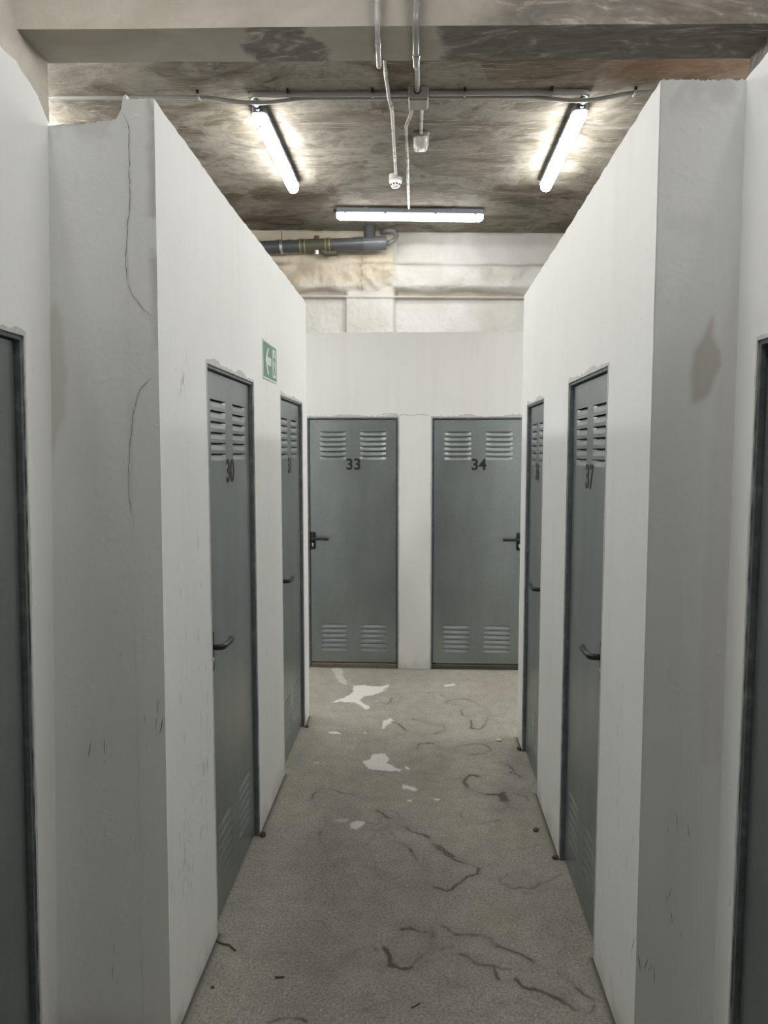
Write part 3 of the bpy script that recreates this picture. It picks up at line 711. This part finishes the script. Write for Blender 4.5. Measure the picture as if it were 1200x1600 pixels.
lamp('lit white fluorescent batten running along the ceiling above the right corridor wall', (1.135, 6.13, ZL), HP)
lamp('lit white fluorescent batten set crosswise before the rear wall, above the drain pipe', (-.103, 7.60, ZL), .088, 1.50, glow='dimmed')
lamp('lit fluorescent batten over the storage rooms far left, out of view', (-2.95, 5.0, ZL), HP, glow='far_side')
lamp('lit fluorescent batten over the storage rooms far right, out of view', (2.95, 5.0, ZL), HP, glow='far_side')
lamp('added fill batten over the left storage rooms before the beam, out of view', (-1.2, 2.15, ZL), HP, glow='lobby')  # this unseen pair is added to brighten the corridor walls
lamp('added fill batten over the right storage rooms before the beam, out of view', (1.2, 2.15, ZL), HP, glow='lobby')
lamp('added fill batten over the lobby, above the viewer and out of view', (-.1, .7, ZL), HP, glow='front')  # unseen, added to brighten the wall fronts facing the camera

# ------------------------------------------------------------------ conduits, junction box, detectors
def run(name, label, paths, r, mat, couplings=(), clips=(), cat='conduit', group=None):
    T = empty(name, tuple(paths[0][0])); tag(T, label, cat, group); o0 = Vector(paths[0][0])
    for pts in paths:
        bm = bmesh.new(); tube(bm, [Vector(p)-o0 for p in fillet(pts, .07)], r, 12); obj('pipe', bm, mat, T, smooth=True)
    for a, b in couplings:
        bm = bmesh.new(); tube(bm, [Vector(a)-o0, Vector(b)-o0], r*1.22, 12); obj('coupling', bm, mat, T, smooth=True)
    for p, d in clips:                                          # saddle with its screw
        bm = bmesh.new(); P = Vector(p)-o0
        tube(bm, [P-Vector(d)*.008, P+Vector(d)*.008], r*1.35, 12); sd = obj('saddle', bm, mat, T)
        n = Vector((-d[1], d[0], 0)); q = P-n*r*1.9 if n.y > 0 else P+n*r*1.9
        bm = bmesh.new(); tube(bm, [q+Vector((0, 0, -.012)), q+Vector((0, 0, .02))], .009, 10); obj('screw', bm, M['black'], sd)
    return T
yc = lambda x: 5.185+.033*x
zc = ZC-.02
zd = zc-.037
exL = [(-2.75, yc(-2.75)+.03, zc), (-1.5, yc(-1.5)+.03, zc), (-1.25, yc(-1.25)+.03, zd), (-1.08, yc(-1.08)+.04, zd), (-.8, yc(-.8)+.055, zc), (-.6, yc(-.6)+.06, zc), (-.086, yc(0)+.06, zc)]
exR = [(.056, yc(0)+.06, zc), (.75, yc(.75)+.058, zc), (1.05, yc(1.05)+.045, zd), (1.2, yc(1.2)+.032, zd), (1.45, yc(1.45)+.01, zc), (1.7, yc(1.7)+.0, zc), (2.75, yc(2.75)+.0, zc)]
run('cable_conduit', 'thin grey cable conduit crossing the whole ceiling behind the beam', [exL, exR], .0135, M['pvc'])
run('conduit', 'thick grey conduit clipped along the ceiling from junction box to left lamp',
    [[(-.09, yc(0), zc), (-1.14, yc(-1.14), zc), (-1.175, yc(-1.15)+.02, zc), (-1.155, 5.30, zc-.006)]], .019, M['pvc'],
    [], [((x, yc(x), zc), (1, .033, 0)) for x in (-.91, -.33)])
run('conduit', 'thick grey conduit clipped along the ceiling from junction box to right lamp',
    [[(.06, yc(0), zc), (1.11, yc(1.11), zc), (1.15, yc(1.13)+.02, zc), (1.135, 5.37, zc-.006)]], .019, M['pvc'],
    [], [((x, yc(x), zc), (1, .033, 0)) for x in (.30, .89)])
for lab, x in (('small black screw clip holding the cable conduit, left of the left lamp', -1.53), ('small black screw clip holding the cable conduit, right of the right lamp', 1.46)):
    T = empty('cable_clip', (x, yc(x), ZC)); tag(T, lab, 'clip', 'screw clips on the cable conduit')
    bm = bmesh.new(); box(bm, -.006, .006, -.012 if x < 0 else -.02, .05, -.037, -.028, .001); box(bm, -.006, .006, -.012 if x < 0 else -.02, -.002 if x < 0 else -.012, -.037, 0); obj('strap', bm, M['pvc_light'], T)
    bm = bmesh.new(); tube(bm, [(0, -.022, -.02), (0, -.022, 0)], .011, 10); obj('screw', bm, M['black'], T)
JB = empty('junction_box', (-.015, yc(0)+.03, ZC)); tag(JB, 'grey square junction box in the middle of the ceiling conduits', 'junction box')
bm = bmesh.new(); box(bm, -.068, .068, -.085, .075, -.078, 0, .006); obj('body', bm, M['box'], JB)
bm = bmesh.new(); box(bm, -.062, .062, -.078, .068, -.088, -.078, .004); obj('lid', bm, M['pvc'], JB)
for x in (-.05, .05):
    for y in (-.066, .056): bm = bmesh.new(); tube(bm, [(x, y, -.087), (x, y, -.0895)], .006, 8); obj('screw', bm, M['box'], JB)
bm = bmesh.new(); tube(bm, [(-.008, -.088, -.028), (-.008, -.082, -.028)], .024, 14); obj('grommet', bm, M['black'], JB)
run('conduit', 'thick grey conduit coming down the beam and under it to the junction box',
    [[(-.024, 3.505, ZC), (-.024, 3.505, 3.668), (-.022, 3.87, 3.668), (-.020, 3.885, zc-.01), (-.023, yc(0)-.05, zc-.008)]], .0165, M['pvc'],
    [((-.022, 3.71, 3.668), (-.022, 3.74, 3.668))])
run('conduit', 'thin grey conduit coming down the beam and over the ceiling to the smoke detector',
    [[(-.200, 3.50, ZC), (-.200, 3.50, 3.67), (-.212, 3.865, 3.67), (-.212, 3.88, zc), (-.228, 4.90, zc), (-.216, 5.20, zc-.035), (-.203, 5.33, zc-.03), (-.216, 6.62, zc-.01)]], .0125, M['pvc_light'],
    [((-.2035, 3.60, 3.67), (-.2045, 3.63, 3.67)), ((-.206, 5.27, zc-.034), (-.204, 5.34, zc-.03)), ((-.226, 4.86, zc), (-.2265, 4.98, zc-.003))])
run('conduit', 'thin pale conduit with a bend from junction box to the crosswise lamp',
    [[(-.064, 5.27, zc), (-.068, 5.50, zc), (-.108, 5.66, zc), (-.114, 7.53, zc)]], .013, M['pvc_light'],
    [((-.067, 5.40, zc), (-.0675, 5.44, zc)), ((-.1098, 6.25, zc), (-.1103, 6.40, zc))])
run('conduit', 'short pale conduit from junction box to the small bulkhead light',
    [[(.008, 5.27, zc), (.004, 5.80, zc)]], .013, M['pvc_light'])
EL = empty('bulkhead_light', (.002, 5.93, ZC)); tag(EL, 'small unlit bulkhead light with clear ribbed cover on the ceiling', 'lamp')
bm = bmesh.new(); box(bm, -.065, .065, -.135, .125, -.035, 0, .02); obj('base', bm, M['pvc'], EL, smooth=True)
def mat_cover():
    t = NT('ribbed_clear_cover'); t.b.inputs['Transmission Weight'].default_value = .55
    wv = t.n('ShaderNodeTexWave', wave_type='BANDS', bands_direction='X'); t.set(wv.inputs['Vector'], t.co()); wv.inputs['Scale'].default_value = 40
    return t.done((.86, .85, .82), .22, 0.0, t.bump(wv.outputs['Fac'], .6, .004))
bm = bmesh.new(); box(bm, -.058, .058, -.125, .112, -.085, -.030, .022)
for v in bm.verts:
    k = 1-.22*max(0, (-.04-v.co.z)/.045); v.co.x *= k; v.co.y = v.co.y*k
obj('cover', bm, mat_cover(), EL, smooth=True)
bm = bmesh.new(); box(bm, -.012, .012, -.07, .07, -.062, -.036, .006); obj('bulb', bm, M['clear'], EL)
SD = empty('smoke_detector', (-.222, 6.70, ZC)); tag(SD, 'small round white smoke detector at the end of a conduit', 'smoke detector')
def lathe(bm, prof, seg=28):
    R = [[bm.verts.new((r*math.cos(2*math.pi*k/seg), r*math.sin(2*math.pi*k/seg), z)) for k in range(seg)] for r, z in prof]
    for A, B in zip(R, R[1:]):
        for k in range(seg): bm.faces.new((A[k], A[(k+1) % seg], B[(k+1) % seg], B[k]))
    bm.faces.new(R[0]); bm.faces.new(R[-1])
bm = bmesh.new(); lathe(bm, [(.058, 0), (.060, -.02), (.060, -.048), (.056, -.052)]); obj('base', bm, M['pvc_light'], SD, smooth=True)
bm = bmesh.new(); lathe(bm, [(.052, -.052), (.056, -.056), (.056, -.066), (.040, -.100), (.034, -.106), (.012, -.108)]); hd = obj('head', bm, M['clear'], SD, smooth=True)
for k in range(10):
    a = 2*math.pi*k/10; bm = bmesh.new(); box(bm, -.0065, .0065, -.004, .004, -.007, .007)
    obj('slot', bm, M['black'], hd, (.046*math.cos(a), .046*math.sin(a), -.088), (0, 0, a+HP))

# ------------------------------------------------------------------ drain pipe on the rear wall
dz = lambda x: 4.005+.021*(x+1.1)
PY = 8.17
DP = empty('drain_pipe', (-1.1, PY, 4.0)); tag(DP, 'dark grey drain pipe with olive sleeve hanging high before the rear wall', 'pipe')
off = Vector((1.1, -PY, -4.0)); P = lambda x, dy=0, dzz=0: Vector((x, PY+dy, dz(x)+dzz))+off
def part(name, pts, r, mat, par=DP, seg=20, **k):
    bm = bmesh.new(); tube(bm, pts, r, seg, **k); return obj(name, bm, mat, par, smooth=True)
part('pipe', [P(-3.4), P(-.62)], .068, M['drain'])
for x in (-1.58, -1.46): part('joint_ring', [P(x), P(x+.035)], .0735, M['drain'])
sv = part('sleeve', [P(-1.345), P(-1.29), P(-1.285), P(-1.04), P(-1.035), P(-.985)], [.074, .074, .0715, .0715, .074, .074], M['olive'])
for x in (-1.325, -1.275, -1.045, -1.0): part('hose_clamp', [P(x), P(x+.012)], .0765, plain('brass_band', (.32, .28, .13), .4, .5), sv)
for s, mt in ((1, 'olive'), (-1, 'chrome')): part('stub', [P(-1.14, -.01, s*.06), P(-1.14, -.01, s*.098)], .030, M[mt], sv)
part('branch_socket', [P(-1.09, 0, -.045), P(-1.03, 0, -.088), P(-.92, 0, -.086)], .035, M['olive'], sv)
part('coupling', [P(-.75), P(-.72), P(-.60)], [.071, .0735, .0735], M['drain'])
tee = part('tee', [P(-.62), P(-.395), P(-.385)], [.0745, .0745, .071], plain('lighter_drain_pvc', (.10, .105, .112), .3, 0, .3, 10))
part('riser', [P(-.555, 0, .05), P(-.555, 0, .09), P(-.553, 0, .195)], [.068, .066, .066], M['drain'], tee)
part('end_cap', [P(-.45), P(-.44), P(-.37)], [.0745, .077, .077], tee.data.materials[0], tee)
hp = fillet([P(-.40, 0, .0), P(-.36, .01, -.005), P(-.285, .02, .03), P(-.255, .03, .09), P(-.30, .05, .145), P(-.37, .08, .155), P(-.43, .17, .165)], .05, 8)
rs = [.0275 if i % 2 else .0235 for i in range(len(hp))]
part('flexible_hose', hp, rs, M['hose'], DP, 14)
rod = part('hanger_rod', [P(-1.53, 0, .07), Vector((-1.53+1.1, 0, .2))], .005, M['frame'], DP, 8)
part('pipe_clip', [P(-1.545), P(-1.515)], .0745, M['chrome'], rod)

# ------------------------------------------------------------------ litter on the floor
def lumpm(name, label, cat, loc, s, mat, seed, sub=2):
    r = random.Random(seed); bm = bmesh.new(); bmesh.ops.create_icosphere(bm, subdivisions=sub, radius=1)
    for v in bm.verts:
        k = 1+r.uniform(-.22, .22); v.co = Vector((v.co.x*s[0]*k, v.co.y*s[1]*k, max(v.co.z, -.6)*s[2]*k))
    return tag(obj(name, bm, mat, None, (loc[0], loc[1], s[2]*.55), (0, 0, r.random()*6)), label, cat)
lumpm('dirt_crumb', 'dark crumb of dirt on the floor before door 37', 'debris', (.54, 3.211), (.016, .012, .008), M['dead'], 1)
lumpm('plaster_chip', 'cream plaster chip on the floor near door 36', 'debris', (.484, 4.249), (.022, .014, .006), M['chip'], 2)
lumpm('dirt_crumb', 'tiny dark speck of grit on the floor near the left wall corner', 'debris', (-.662, 2.178), (.006, .006, .004), M['dead'], 3)
def twig(label, pts, r, seed):
    q = random.Random(seed); bm = bmesh.new(); P_ = [Vector((x, y, r*1.0)) for x, y in pts]
    tube(bm, P_, [r*q.uniform(.7, 1.1) for _ in P_], 6); tag(obj('twig', bm, M['dead']), label, 'twig')
twig('dry twig on the floor at the foot of door 30', [(-.712, 2.40), (-.69, 2.385), (-.66, 2.378), (-.63, 2.35)], .003, 1)
twig('dark splinter on the floor left of the corridor middle', [(-.468, 2.232), (-.455, 2.231), (-.437, 2.234)], .003, 2)
twig('thin splinter on the floor in the corridor middle', [(-.02, 2.122), (-.005, 2.130), (.008, 2.142)], .002, 3)
lumpm('mortar_lump', 'brown mortar lump at the far foot of the first door frame on the left', 'debris', (-.698, 3.105), (.013, .014, .014), M['dead'], 6)
lumpm('mortar_lump', 'brown mortar lump against the second left door frame, beside the cross passage', 'debris', (-.70, 4.40), (.012, .014, .013), M['dead'], 7)
lumpm('mortar_lump', 'brown mortar lump by the small pier at the far end of the right corridor wall', 'debris', (.588, 4.12), (.012, .014, .013), M['dead'], 8)
lumpm('mortar_lump', 'brown mortar lump under the white pier between the two right corridor doors', 'debris', (.586, 2.985), (.013, .013, .011), M['dead'], 9)
